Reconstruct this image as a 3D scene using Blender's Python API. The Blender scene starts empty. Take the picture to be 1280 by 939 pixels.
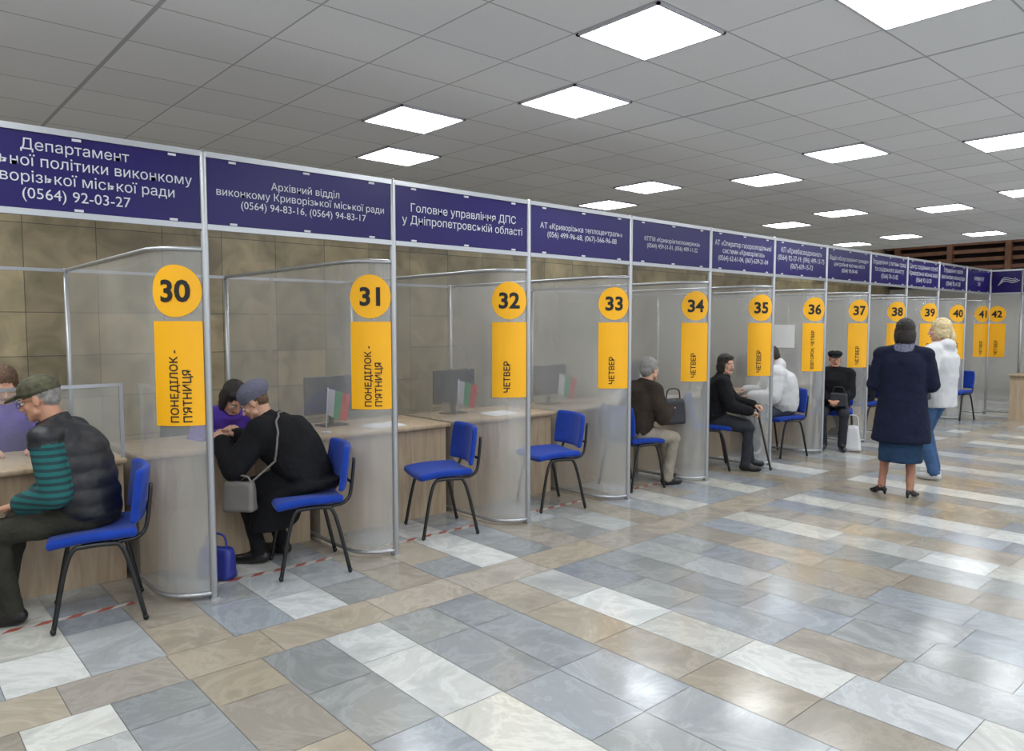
import bpy, bmesh, math, random
from mathutils import Vector as V, Matrix, noise
from mathutils.bvhtree import BVHTree
random.seed(7)
scene = bpy.context.scene
COL = scene.collection
try:
    scene.view_settings.view_transform = 'Standard'
    scene.view_settings.look = 'None'
except Exception as e:
    print(e)

def lin(c):
    return c/12.92 if c <= .04045 else ((c+.055)/1.055)**2.4
def C(r, g, b):
    return (lin(r/255), lin(g/255), lin(b/255), 1)

# ---------------------------------------------------------------- materials
def mat(name, col, rough=.6, metal=0, bscale=0, bstr=0, var=0, vscale=5, spec=.5, sheen=0):
    m = bpy.data.materials.new(name); m.use_nodes = True
    nt = m.node_tree; N = nt.nodes; L = nt.links
    p = N['Principled BSDF']
    p.inputs['Base Color'].default_value = col
    p.inputs['Roughness'].default_value = rough
    p.inputs['Metallic'].default_value = metal
    p.inputs['Specular IOR Level'].default_value = spec
    if sheen: p.inputs['Sheen Weight'].default_value = sheen
    tc = N.new('ShaderNodeTexCoord')
    if bscale:
        n = N.new('ShaderNodeTexNoise'); n.inputs['Scale'].default_value = bscale; n.inputs['Detail'].default_value = 4
        b = N.new('ShaderNodeBump'); b.inputs['Strength'].default_value = bstr; b.inputs['Distance'].default_value = .02
        L.new(tc.outputs['Object'], n.inputs['Vector']); L.new(n.outputs['Fac'], b.inputs['Height'])
        L.new(b.outputs['Normal'], p.inputs['Normal'])
    if var:
        n2 = N.new('ShaderNodeTexNoise'); n2.inputs['Scale'].default_value = vscale; n2.inputs['Detail'].default_value = 5
        mr = N.new('ShaderNodeMapRange'); mr.inputs['To Min'].default_value = 1-var; mr.inputs['To Max'].default_value = 1+var
        mr.inputs['From Min'].default_value = .3; mr.inputs['From Max'].default_value = .7
        mx = N.new('ShaderNodeVectorMath'); mx.operation = 'SCALE'; mx.inputs[0].default_value = col[:3]
        L.new(tc.outputs['Object'], n2.inputs['Vector']); L.new(n2.outputs['Fac'], mr.inputs['Value'])
        L.new(mr.outputs['Result'], mx.inputs['Scale']); L.new(mx.outputs['Vector'], p.inputs['Base Color'])
    return m

def fabric(name, col, b=.5, var=.18):
    return mat(name, col, .88, 0, 22, b, var, 9, spec=.2)

M_ALU = mat('aluminium', C(178, 180, 183), .38, .75, 0, 0)
M_BLK = mat('black_metal', C(18, 18, 20), .35, 0)
M_BLUE = mat('blue_upholstery', C(16, 56, 152), .85, 0, 160, .15, .12, 14, sheen=.1, spec=.25)
M_DKBLUE = mat('dark_office_upholstery', C(28, 30, 38), .85, 0, 160, .15)
M_PURPLE = mat('purple_vinyl', C(30, 17, 88), .3, 0, 0, 0, .06, 3, spec=.3)
M_WHITE = mat('white_print', C(200, 200, 208), .5)
M_YEL = mat('yellow_vinyl', C(246, 178, 4), .5, 0, 0, 0, .03, 3)
M_INK = mat('black_ink', C(14, 14, 14), .6)
M_PLASTIC = mat('black_plastic', C(22, 23, 26), .4)
M_PAPER = mat('paper', C(215, 215, 215), .8)
M_LATTICE = mat('dark_timber', C(112, 76, 56), .6, 0, 8, .2, .25, 5)
M_PLASTER = mat('plaster', C(186, 182, 174), .9, 0, 40, .1, .06, 2)

def wood():
    m = bpy.data.materials.new('light_oak_laminate'); m.use_nodes = True
    nt = m.node_tree; N = nt.nodes; L = nt.links; p = N['Principled BSDF']
    tc = N.new('ShaderNodeTexCoord'); mp = N.new('ShaderNodeMapping'); mp.inputs['Scale'].default_value = (14, 14, 1.5)
    n = N.new('ShaderNodeTexNoise'); n.inputs['Scale'].default_value = 1.6; n.inputs['Detail'].default_value = 6; n.inputs['Distortion'].default_value = .6
    r = N.new('ShaderNodeValToRGB'); r.color_ramp.elements[0].position = .3; r.color_ramp.elements[0].color = C(162, 140, 114)
    r.color_ramp.elements[1].position = .7; r.color_ramp.elements[1].color = C(188, 168, 142)
    L.new(tc.outputs['Object'], mp.inputs['Vector']); L.new(mp.outputs['Vector'], n.inputs['Vector'])
    L.new(n.outputs['Fac'], r.inputs['Fac']); L.new(r.outputs['Color'], p.inputs['Base Color'])
    p.inputs['Roughness'].default_value = .45
    return m
M_WOOD = wood()

def poly():
    m = bpy.data.materials.new('milky_polycarbonate'); m.use_nodes = True
    nt = m.node_tree; N = nt.nodes; L = nt.links; p = N['Principled BSDF']
    p.inputs['Base Color'].default_value = C(180, 180, 177)
    p.inputs['Roughness'].default_value = .10
    p.inputs['Specular IOR Level'].default_value = 1.0
    tc = N.new('ShaderNodeTexCoord'); mp = N.new('ShaderNodeMapping'); mp.inputs['Scale'].default_value = (2, 2, .6)
    n = N.new('ShaderNodeTexNoise'); n.inputs['Scale'].default_value = 1.0; n.inputs['Detail'].default_value = 1
    mr = N.new('ShaderNodeMapRange'); mr.inputs['From Min'].default_value = .3; mr.inputs['From Max'].default_value = .7
    mr.inputs['To Min'].default_value = .42; mr.inputs['To Max'].default_value = .54
    L.new(tc.outputs['Object'], mp.inputs['Vector']); L.new(mp.outputs['Vector'], n.inputs['Vector'])
    L.new(n.outputs['Fac'], mr.inputs['Value']); L.new(mr.outputs['Result'], p.inputs['Alpha'])
    n2 = N.new('ShaderNodeTexNoise'); n2.inputs['Scale'].default_value = 1.3; n2.inputs['Detail'].default_value = 0
    b = N.new('ShaderNodeBump'); b.inputs['Strength'].default_value = .8; b.inputs['Distance'].default_value = .15
    L.new(tc.outputs['Object'], n2.inputs['Vector']); L.new(n2.outputs['Fac'], b.inputs['Height']); L.new(b.outputs['Normal'], p.inputs['Normal'])
    return m
M_POLY = poly()
def glass():
    m = bpy.data.materials.new('clear_acrylic'); m.use_nodes = True
    p = m.node_tree.nodes['Principled BSDF']; p.inputs['Base Color'].default_value = C(215, 220, 220)
    p.inputs['Roughness'].default_value = .08; p.inputs['Alpha'].default_value = .14
    return m
M_GLASS = glass()

def emis(name, col, s):
    m = bpy.data.materials.new(name); m.use_nodes = True
    p = m.node_tree.nodes['Principled BSDF']; p.inputs['Base Color'].default_value = (.9, .9, .9, 1)
    p.inputs['Emission Color'].default_value = col; p.inputs['Emission Strength'].default_value = s
    return m
M_LIGHT = emis('led_diffuser', (.94, .98, 1, 1), 18.5)

def tape_mat():
    m = bpy.data.materials.new('red_white_tape'); m.use_nodes = True
    nt = m.node_tree; N = nt.nodes; L = nt.links; p = N['Principled BSDF']
    tc = N.new('ShaderNodeTexCoord'); sp = N.new('ShaderNodeSeparateXYZ')
    ad = N.new('ShaderNodeMath'); ad.operation = 'ADD'; mu = N.new('ShaderNodeMath'); mu.operation = 'MULTIPLY'; mu.inputs[1].default_value = 7
    fr = N.new('ShaderNodeMath'); fr.operation = 'FRACT'; gt = N.new('ShaderNodeMath'); gt.operation = 'GREATER_THAN'; gt.inputs[1].default_value = .5
    mx = N.new('ShaderNodeMix'); mx.data_type = 'RGBA'; mx.inputs[6].default_value = C(160, 84, 72); mx.inputs[7].default_value = C(185, 180, 175)
    L.new(tc.outputs['Object'], sp.inputs[0]); L.new(sp.outputs['X'], ad.inputs[0]); L.new(sp.outputs['Y'], ad.inputs[1])
    L.new(ad.outputs[0], mu.inputs[0]); L.new(mu.outputs[0], fr.inputs[0]); L.new(fr.outputs[0], gt.inputs[0]); L.new(gt.outputs[0], mx.inputs[0])
    L.new(mx.outputs[2], p.inputs['Base Color']); p.inputs['Roughness'].default_value = .4
    return m
M_TAPE = tape_mat()

def stripes_mat(name, c1, c2, freq):
    m = bpy.data.materials.new(name); m.use_nodes = True
    nt = m.node_tree; N = nt.nodes; L = nt.links; p = N['Principled BSDF']
    tc = N.new('ShaderNodeTexCoord'); sp = N.new('ShaderNodeSeparateXYZ'); mu = N.new('ShaderNodeMath'); mu.operation = 'MULTIPLY'; mu.inputs[1].default_value = freq
    fr = N.new('ShaderNodeMath'); fr.operation = 'FRACT'; gt = N.new('ShaderNodeMath'); gt.operation = 'GREATER_THAN'; gt.inputs[1].default_value = .55
    mx = N.new('ShaderNodeMix'); mx.data_type = 'RGBA'; mx.inputs[6].default_value = c1; mx.inputs[7].default_value = c2
    L.new(tc.outputs['Object'], sp.inputs[0]); L.new(sp.outputs['Z'], mu.inputs[0]); L.new(mu.outputs[0], fr.inputs[0]); L.new(fr.outputs[0], gt.inputs[0]); L.new(gt.outputs[0], mx.inputs[0])
    L.new(mx.outputs[2], p.inputs['Base Color']); p.inputs['Roughness'].default_value = .9
    return m

# ---------------------------------------------------------------- mesh builder
def perp(d):
    a = V((0, 0, 1)) if abs(d.z) < .9 else V((0, 1, 0))
    x = d.cross(a).normalized(); return x, d.cross(x).normalized()

class MB:
    def __init__(s): s.v = []; s.f = []; s.m = []; s.s = []
    def add(s, vs, fs, m=0, sm=False):
        o = len(s.v); s.v += [V(p) for p in vs]; s.f += [tuple(i+o for i in f) for f in fs]
        s.m += [m]*len(fs); s.s += [sm]*len(fs)
    def box(s, lo, hi, m=0):
        x0, y0, z0 = lo; x1, y1, z1 = hi
        s.add([(x0,y0,z0),(x1,y0,z0),(x1,y1,z0),(x0,y1,z0),(x0,y0,z1),(x1,y0,z1),(x1,y1,z1),(x0,y1,z1)],
              [(0,3,2,1),(4,5,6,7),(0,1,5,4),(1,2,6,5),(2,3,7,6),(3,0,4,7)], m)
    def rbox(s, lo, hi, r, m=0, seg=3, fn=None, cuts=0):
        bm = bmesh.new(); bmesh.ops.create_cube(bm, size=1)
        c = [(a+b)/2 for a, b in zip(lo, hi)]; d = [b-a for a, b in zip(lo, hi)]
        for v in bm.verts: v.co = V((c[0]+v.co.x*d[0], c[1]+v.co.y*d[1], c[2]+v.co.z*d[2]))
        bmesh.ops.bevel(bm, geom=bm.edges[:], offset=r, segments=seg, profile=.5, affect='EDGES')
        if cuts:
            for k in range(1, cuts):
                for ax in (0, 1, 2):
                    co = list(c); co[ax] = lo[ax]+d[ax]*k/cuts; no = [0, 0, 0]; no[ax] = 1
                    bmesh.ops.bisect_plane(bm, geom=bm.verts[:]+bm.edges[:]+bm.faces[:], plane_co=co, plane_no=no)
        bm.verts.index_update()
        vs = [v.co.copy() for v in bm.verts]
        if fn: vs = [V(fn(v)) for v in vs]
        s.add(vs, [tuple(v.index for v in f.verts) for f in bm.faces], m, True); bm.free()
    def cone(s, a, b, ra, rb, m=0, n=14, flat=None):
        a = V(a); b = V(b); d = b-a
        if d.length < 1e-5: d = V((0, 0, 1e-4))
        d = d.normalized(); x, y = perp(d); rows = []
        for k in range(-4, 1): t = k/4*math.pi/2; rows.append((a+d*ra*math.sin(t), ra*math.cos(t)))
        for k in range(0, 5): t = k/4*math.pi/2; rows.append((b+d*rb*math.sin(t), rb*math.cos(t)))
        vs = [rows[0][0]]; fs = []
        for c, r in rows[1:-1]:
            for i in range(n):
                t = 2*math.pi*i/n; o = (x*math.cos(t)+y*math.sin(t))*r
                if flat: fv, ff = flat; fv = V(fv); o = o-fv*(o.dot(fv))*(1-ff)
                vs.append(c+o)
        vs.append(rows[-1][0]); R = len(rows)-2
        for i in range(n): fs.append((0, 1+(i+1) % n, 1+i))
        for k in range(R-1):
            for i in range(n):
                j = (i+1) % n; p = 1+k*n; q = p+n; fs.append((p+i, p+j, q+j, q+i))
        p = 1+(R-1)*n
        for i in range(n): fs.append((p+i, p+(i+1) % n, len(vs)-1))
        s.add(vs, fs, m, True)
    def chain(s, pts, rs, m=0, n=14):
        for i in range(len(pts)-1): s.cone(pts[i], pts[i+1], rs[i], rs[i+1], m, n)
    def ell(s, c, r, m=0, R=None, n=18):
        c = V(c); vs = []; fs = []; h = n//2
        for i in range(h+1):
            t = math.pi*i/h
            for j in range(n):
                u = 2*math.pi*j/n; p = V((r[0]*math.sin(t)*math.cos(u), r[1]*math.sin(t)*math.sin(u), r[2]*math.cos(t)))
                if R: p = R @ p
                vs.append(c+p)
        for i in range(h):
            for j in range(n):
                k = (j+1) % n; a = i*n+j; b = i*n+k; cc = (i+1)*n+k; d = (i+1)*n+j
                if i == 0: fs.append((a, d, cc))
                elif i == h-1: fs.append((a, d, b))
                else: fs.append((a, d, cc, b))
        vs2 = [vs[0]]+vs[n:h*n]+[vs[h*n]]
        def mp(q): return 0 if q < n else (len(vs2)-1 if q >= h*n else q-n+1)
        fs = [tuple(mp(q) for q in f) for f in fs]
        s.add(vs2, fs, m, True)
    def loft(s, rings, m=0, n=24, p=2.3):
        vs = []; fs = []
        for c, r, f, rx, ry in rings:
            c = V(c); r = V(r); f = V(f)
            for i in range(n):
                t = 2*math.pi*i/n; ct, st = math.cos(t), math.sin(t)
                vs.append(c+r*rx*math.copysign(abs(ct)**(2/p), ct)+f*ry*math.copysign(abs(st)**(2/p), st))
        for k in range(len(rings)-1):
            for i in range(n):
                j = (i+1) % n; fs.append((k*n+i, k*n+j, (k+1)*n+j, (k+1)*n+i))
        vs.append(V(rings[0][0])); vs.append(V(rings[-1][0])); a = len(vs)-2
        K = (len(rings)-1)*n
        for i in range(n):
            j = (i+1) % n; fs.append((a, j, i)); fs.append((K+i, K+j, a+1))
        s.add(vs, fs, m, True)
    def tube(s, pts, r, m=0, n=10, flat=None):
        pts = [V(p) for p in pts]; vs = []; fs = []; prev = None
        for i, p in enumerate(pts):
            d = (pts[min(i+1, len(pts)-1)]-pts[max(i-1, 0)]).normalized()
            if prev is None: x, y = perp(d)
            else:
                x = (prev-d*prev.dot(d)).normalized(); y = d.cross(x).normalized()
            prev = x
            for k in range(n):
                t = 2*math.pi*k/n; vs.append(p+(x*math.cos(t)+y*math.sin(t))*r)
        for i in range(len(pts)-1):
            for k in range(n):
                j = (k+1) % n; fs.append((i*n+k, i*n+j, (i+1)*n+j, (i+1)*n+k))
        fs.append(tuple(reversed(range(n)))); fs.append(tuple(range((len(pts)-1)*n, len(pts)*n)))
        s.add(vs, fs, m, True)
    def obj(s, name, mats, parent=None, loc=None, rot=None):
        me = bpy.data.meshes.new(name); me.from_pydata([tuple(v) for v in s.v], [], s.f)
        for mm in mats: me.materials.append(mm)
        me.polygons.foreach_set('material_index', s.m); me.polygons.foreach_set('use_smooth', s.s); me.update()
        ob = bpy.data.objects.new(name, me); COL.objects.link(ob)
        if parent: ob.parent = parent
        if loc is not None: ob.location = loc
        if rot is not None: ob.rotation_euler = rot
        return ob

def bez(pts, n=8):
    pts = [V(p) for p in pts]; out = []
    P = [pts[0]]+pts+[pts[-1]]
    for i in range(1, len(P)-2):
        for k in range(n):
            t = k/n; a, b, c, d = P[i-1], P[i], P[i+1], P[i+2]
            out.append(.5*((2*b)+(c-a)*t+(2*a-5*b+4*c-d)*t*t+(3*b-a-3*c+d)*t**3))
    out.append(pts[-1]); return out

def empty(name, loc=(0, 0, 0), rz=0, sc=1):
    e = bpy.data.objects.new(name, None); COL.objects.link(e); e.empty_display_size = .1
    e.location = loc; e.rotation_euler = (0, 0, rz); e.scale = (sc,)*3; return e

def heading(d): return math.atan2(-d[0], d[1])

# ---------------------------------------------------------------- text
def text_geo(body, bold=.012, line=1.0, align='CENTER'):
    cu = bpy.data.curves.new('txt', 'FONT'); cu.body = body; cu.size = 1; cu.align_x = align; cu.offset = bold
    cu.resolution_u = 3; cu.space_line = line
    ob = bpy.data.objects.new('txt', cu); COL.objects.link(ob)
    bpy.context.view_layer.update()
    dg = bpy.context.evaluated_depsgraph_get(); me = bpy.data.meshes.new_from_object(ob.evaluated_get(dg))
    bpy.data.objects.remove(ob)
    bm = bmesh.new(); bm.from_mesh(me); bpy.data.meshes.remove(me)
    return bm
def text_obj(name, body, mapf, mat_, w=None, h=None, bold=.012, line=1.0, parent=None, cuts=0, rot90=False, align='CENTER'):
    bm = text_geo(body, bold, line, align)
    xs = [v.co.x for v in bm.verts]; ys = [v.co.y for v in bm.verts]
    cx, cy = (min(xs)+max(xs))/2, (min(ys)+max(ys))/2; W, H = max(xs)-min(xs), max(ys)-min(ys)
    k = min([q for q in ((w/W) if w else None, (h/H) if h else None) if q])
    for v in bm.verts:
        x, y = (v.co.x-cx)*k, (v.co.y-cy)*k
        if rot90: x, y = -y, x
        v.co = V((x, y, 0))
    if cuts:
        for q in range(-6, 7):
            bmesh.ops.bisect_plane(bm, geom=bm.verts[:]+bm.edges[:]+bm.faces[:], plane_co=(q*cuts, 0, 0), plane_no=(1, 0, 0))
    for v in bm.verts: v.co = V(mapf(v.co.x, v.co.y))
    me = bpy.data.meshes.new(name); bm.to_mesh(me); bm.free(); me.materials.append(mat_)
    ob = bpy.data.objects.new(name, me); COL.objects.link(ob)
    if parent: ob.parent = parent
    return ob

# ---------------------------------------------------------------- layout constants
CH = 3.28; Y0 = 1.483; ST = 1.22; R = .24; NB = 12
def py(i): return Y0+ST*i
XB = -2.3
WX = -4.1; EX = 13.0; SY = -5.0; NY = 21.0; CY = 17.7

# ---------------------------------------------------------------- floor
def floor_mat():
    m = bpy.data.materials.new('marble_tiles'); m.use_nodes = True
    nt = m.node_tree; N = nt.nodes; L = nt.links; p = N['Principled BSDF']
    a = N.new('ShaderNodeAttribute'); a.attribute_name = 'tile'; o = N.new('ShaderNodeAttribute'); o.attribute_name = 'rnd'
    tc = N.new('ShaderNodeTexCoord')
    sc = N.new('ShaderNodeVectorMath'); sc.operation = 'SCALE'; sc.inputs['Scale'].default_value = 37
    ad = N.new('ShaderNodeVectorMath'); ad.operation = 'ADD'
    L.new(o.outputs['Vector'], sc.inputs[0]); L.new(tc.outputs['Object'], ad.inputs[0]); L.new(sc.outputs['Vector'], ad.inputs[1])
    n = N.new('ShaderNodeTexNoise'); n.inputs['Scale'].default_value = 2.4; n.inputs['Detail'].default_value = 9; n.inputs['Distortion'].default_value = .9; n.inputs['Roughness'].default_value = .68
    L.new(ad.outputs['Vector'], n.inputs['Vector'])
    r = N.new('ShaderNodeValToRGB'); e = r.color_ramp.elements
    e[0].position = .28; e[0].color = (.7, .7, .71, 1); e[1].position = .75; e[1].color = (1.06, 1.06, 1.05, 1)
    q = e.new(.46); q.color = (.91, .91, .91, 1); q = e.new(.51); q.color = (1.08, 1.08, 1.08, 1); q = e.new(.56); q.color = (.91, .91, .91, 1)
    L.new(n.outputs['Fac'], r.inputs['Fac'])
    mu = N.new('ShaderNodeVectorMath'); mu.operation = 'MULTIPLY'
    L.new(a.outputs['Color'], mu.inputs[0]); L.new(r.outputs['Color'], mu.inputs[1]); L.new(mu.outputs['Vector'], p.inputs['Base Color'])
    n2 = N.new('ShaderNodeTexNoise'); n2.inputs['Scale'].default_value = 5; n2.inputs['Detail'].default_value = 3
    mr = N.new('ShaderNodeMapRange'); mr.inputs['To Min'].default_value = .12; mr.inputs['To Max'].default_value = .26
    L.new(tc.outputs['Object'], n2.inputs['Vector']); L.new(n2.outputs['Fac'], mr.inputs['Value']); L.new(mr.outputs['Result'], p.inputs['Roughness'])
    return m
def build_floor():
    mb = MB(); mb.box((WX, SY, -.1), (EX, NY, -.003), 1)
    cols = [(0,)*4]*6; rn = [(0,)*4]*6; g = .0015
    WH, BE, GR = (196, 197, 194), (164, 156, 143), (153, 157, 160)
    whites = {-20, -16, -12, -8, -4, 0, 4, 11, 14, 18, 22, 25, 29, 32, 36, 40, 44, 48, 52}
    beN = {-18, -14, -10, -6, -2, 2, 6, 9, 12, 16, 20, 23, 27, 30, 34, 38, 42, 46, 50}
    beH = {-17, -13, -9, -5, -2, 3, 9, 12, 16, 20, 23, 27, 30, 34, 38, 42, 46, 50}
    def tile(x0, x1, y0, y1, base):
        x0 = max(x0, WX); x1 = min(x1, EX); y0 = max(y0, SY); y1 = min(y1, NY)
        if x1-x0 < .02 or y1-y0 < .02: return
        k = random.uniform(.89, 1.06); t = random.uniform(-3.5, 3.5)
        c = C(base[0]*k+t, base[1]*k+t*.4, base[2]*k-t)
        mb.add([(x0+g, y0+g, 0), (x1-g, y0+g, 0), (x1-g, y1-g, 0), (x0+g, y1-g, 0)], [(0, 1, 2, 3)], 0)
        cols.append(c); rn.append((random.random(), random.random(), random.random(), 1))
    k = -22
    while True:
        yc = 1.85+.32*k; y0, y1 = yc-.16, yc+.16
        if y0 > NY: break
        for zone in (0, 1):
            xa, xb = ((WX, .6) if zone == 0 else (.92, EX))
            bset = beN if zone == 0 else beH
            base = WH if k in whites else BE if k in bset else GR
            x = xb if zone == 0 else xa
            sgn = -1 if zone == 0 else 1
            first = True
            while (x > xa if zone == 0 else x < xb):
                ln = random.choice((.4, .5, .5, .62))
                if first: ln *= random.uniform(.6, 1); first = False
                b = base
                if base is GR and random.random() < .06: b = BE
                if base is not GR and random.random() < .06: b = GR
                if zone == 0: tile(max(x-ln, xa), x, y0, y1, b)
                else: tile(x, min(x+ln, xb), y0, y1, b)
                x += sgn*ln
        k += 1
    y = SY
    while y < NY:
        ln = random.choice((.45, .55, .62)); tile(.6, .92, y, min(y+ln, NY), BE); y += ln
    ob = mb.obj('floor', [floor_mat(), mat('grout', C(120, 118, 114), .8)])
    me = ob.data
    for nm, dat in (('tile', cols), ('rnd', rn)):
        at = me.color_attributes.new(nm, 'FLOAT_COLOR', 'CORNER')
        arr = []
        for p_, c in zip(me.polygons, dat): arr += list(c)*p_.loop_total
        at.data.foreach_set('color', arr)
build_floor()

# ---------------------------------------------------------------- ceiling & walls
GX, GY = .62, .655; LX, LY = 1.40, 3.61
def ceil_mat():
    m = bpy.data.materials.new('mineral_ceiling_tiles'); m.use_nodes = True
    nt = m.node_tree; N = nt.nodes; L = nt.links; p = N['Principled BSDF']
    tc = N.new('ShaderNodeTexCoord'); sp = N.new('ShaderNodeSeparateXYZ'); L.new(tc.outputs['Object'], sp.inputs[0])
    def M(op, a, b=None):
        n = N.new('ShaderNodeMath'); n.operation = op
        for i, q in enumerate((a, b)):
            if q is None: continue
            if isinstance(q, (int, float)): n.inputs[i].default_value = q
            else: L.new(q, n.inputs[i])
        return n.outputs[0]
    def line(sock, pitch, off, wd):
        a = M('DIVIDE', M('SUBTRACT', sock, off), pitch); f = M('ABSOLUTE', M('SUBTRACT', a, M('ROUND', a)))
        return M('LESS_THAN', f, wd/pitch)
    l1 = line(sp.outputs['X'], GX, LX+GX/2, .006); l2 = line(sp.outputs['Y'], GY, LY+GY/2, .006)
    l3 = line(sp.outputs['Y'], GY*6, LY+GY/2-4*GY, .014)
    g = M('MAXIMUM', M('MAXIMUM', l1, l2), l3)
    wn = N.new('ShaderNodeTexWhiteNoise'); wn.noise_dimensions = '2D'
    cx = N.new('ShaderNodeCombineXYZ')
    L.new(M('FLOOR', M('DIVIDE', M('SUBTRACT', sp.outputs['X'], LX+GX/2), GX)), cx.inputs[0])
    L.new(M('FLOOR', M('DIVIDE', M('SUBTRACT', sp.outputs['Y'], LY+GY/2), GY)), cx.inputs[1])
    L.new(cx.outputs[0], wn.inputs['Vector'])
    mr = N.new('ShaderNodeMapRange'); mr.inputs['To Min'].default_value = .93; mr.inputs['To Max'].default_value = 1.0; L.new(wn.outputs['Value'], mr.inputs['Value'])
    sc = N.new('ShaderNodeVectorMath'); sc.operation = 'SCALE'; sc.inputs[0].default_value = C(236, 237, 240)[:3]; L.new(mr.outputs['Result'], sc.inputs['Scale'])
    mx = N.new('ShaderNodeMix'); mx.data_type = 'RGBA'; L.new(g, mx.inputs[0]); L.new(sc.outputs['Vector'], mx.inputs[6]); mx.inputs[7].default_value = C(178, 178, 182)
    L.new(mx.outputs[2], p.inputs['Base Color']); p.inputs['Roughness'].default_value = .9
    n = N.new('ShaderNodeTexNoise'); n.inputs['Scale'].default_value = 70; b = N.new('ShaderNodeBump'); b.inputs['Strength'].default_value = .3; b.inputs['Distance'].default_value = .01
    L.new(tc.outputs['Object'], n.inputs['Vector']); L.new(n.outputs['Fac'], b.inputs['Height']); L.new(b.outputs['Normal'], p.inputs['Normal'])
    return m
mb = MB(); mb.box((WX, SY, CH), (EX, CY, CH+.06)); mb.obj('ceiling', [ceil_mat()])
mb = MB(); mb.box((WX, CY, 4.7), (EX, NY, 4.76)); mb.box((WX, CY-.1, CH+.06), (EX, CY, 4.7)); mb.obj('ceiling', [M_PLASTER])

def stone_mat():
    m = bpy.data.materials.new('stone_cladding'); m.use_nodes = True
    nt = m.node_tree; N = nt.nodes; L = nt.links; p = N['Principled BSDF']
    tc = N.new('ShaderNodeTexCoord'); sp = N.new('ShaderNodeSeparateXYZ'); cx = N.new('ShaderNodeCombineXYZ')
    L.new(tc.outputs['Object'], sp.inputs[0]); L.new(sp.outputs['Y'], cx.inputs[0]); L.new(sp.outputs['Z'], cx.inputs[1])
    b = N.new('ShaderNodeTexBrick'); L.new(cx.outputs[0], b.inputs['Vector']); b.offset = 0
    b.inputs['Scale'].default_value = 1; b.inputs['Brick Width'].default_value = .62; b.inputs['Row Height'].default_value = .42
    b.inputs['Mortar Size'].default_value = .004; b.inputs['Color1'].default_value = C(162, 147, 114); b.inputs['Color2'].default_value = C(130, 118, 92)
    b.inputs['Mortar'].default_value = C(86, 80, 66); b.inputs['Bias'].default_value = .1
    n = N.new('ShaderNodeTexNoise'); n.inputs['Scale'].default_value = 3; n.inputs['Detail'].default_value = 8; n.inputs['Distortion'].default_value = .8
    L.new(tc.outputs['Object'], n.inputs['Vector'])
    mr = N.new('ShaderNodeMapRange'); mr.inputs['From Min'].default_value = .3; mr.inputs['From Max'].default_value = .7; mr.inputs['To Min'].default_value = .62; mr.inputs['To Max'].default_value = 1.25
    L.new(n.outputs['Fac'], mr.inputs['Value'])
    sc = N.new('ShaderNodeVectorMath'); sc.operation = 'SCALE'; L.new(b.outputs['Color'], sc.inputs[0]); L.new(mr.outputs['Result'], sc.inputs['Scale'])
    L.new(sc.outputs['Vector'], p.inputs['Base Color']); p.inputs['Roughness'].default_value = .45
    return m
M_STONE = stone_mat()
mb = MB(); mb.box((WX-.15, SY, 0), (WX, NY, 4.76)); mb.obj('wall_west', [M_STONE])
mb = MB(); mb.box((WX, NY, 0), (EX, NY+.15, 4.76)); mb.obj('wall_north', [M_PLASTER])
mb = MB(); mb.box((WX, SY-.15, 0), (EX, SY, CH+.06)); mb.obj('wall_south', [M_PLASTER])
mb = MB(); mb.box((EX, SY, 0), (EX+.2, NY, .8)); mb.box((EX, SY, 2.9), (EX+.2, NY, 4.76))
wy = [SY+1+k*3.2 for k in range(8)]
prev = SY
for y in wy: mb.box((EX, prev, .8), (EX+.2, y, 2.9)); prev = y+2.4
mb.box((EX, prev, .8), (EX+.2, NY, 2.9)); mb.obj('wall_east', [M_PLASTER])
M_UPVC = mat('white_upvc', C(225, 225, 225), .4)
for k, y in enumerate(wy):
    mb = MB()
    for a, b in (((EX+.05, y, .8), (EX+.12, y+.06, 2.9)), ((EX+.05, y+2.34, .8), (EX+.12, y+2.4, 2.9)), ((EX+.05, y+1.17, .8), (EX+.12, y+1.23, 2.9)),
                 ((EX+.05, y, .8), (EX+.12, y+2.4, .87)), ((EX+.05, y, 2.83), (EX+.12, y+2.4, 2.9))): mb.box(a, b)
    mb.obj('window_%d' % (k+1), [M_UPVC])
mb = MB()
for k in range(9):
    z = 2.7+k*.2; mb.box((WX+.05, NY-.5, z), (6, NY-.38, z+.09))
for k in range(8): mb.box((WX+.3+k*1.25, NY-.56, 2.6), (WX+.42+k*1.25, NY-.37, 4.7))
for k in range(3): mb.box((WX+.3+k*3.75, NY-.38, 2.8), (WX+.42+k*3.75, NY, 2.9))
mb.obj('timber_slat_screen', [M_LATTICE])
mb = MB(); mb.box((WX+.02, NY-.12, 2.5), (8, NY-.02, 4.69)); mb.obj('trim_1', [mat('dark_backing', C(60, 48, 44), .8)])

def fixture(x, y, z0):
    mb = MB(); hx, hy = GX/2-.008, GY/2-.008
    mb.box((-hx, -hy, 0), (-hx+.018, hy, .0135), 1); mb.box((hx-.018, -hy, 0), (hx, hy, .0135), 1)
    mb.box((-hx, -hy, 0), (hx, -hy+.018, .0135), 1); mb.box((-hx, hy-.018, 0), (hx, hy, .0135), 1)
    a, b = hx-.018, hy-.018
    mb.add([(-a, -b, .004), (-a, b, .004), (a, b, .004), (a, -b, .004)], [(0, 1, 2, 3)], 0)
    mb.obj('ceiling_light_panel', [M_LIGHT, M_WHITE], loc=(x, y, z0))
for g in range(-2, 5):
    xo = LX if g % 2 == 0 else LX-GX
    for k in range(-4, 9):
        x = xo+2*GX*k
        if x < -3.4 or x > 12: continue
        y = LY+6*GY*g+(GY if k % 2 else 0)
        if y < SY+.5 or y > CY-.4: continue
        fixture(x, y, CH-.014)
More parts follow.
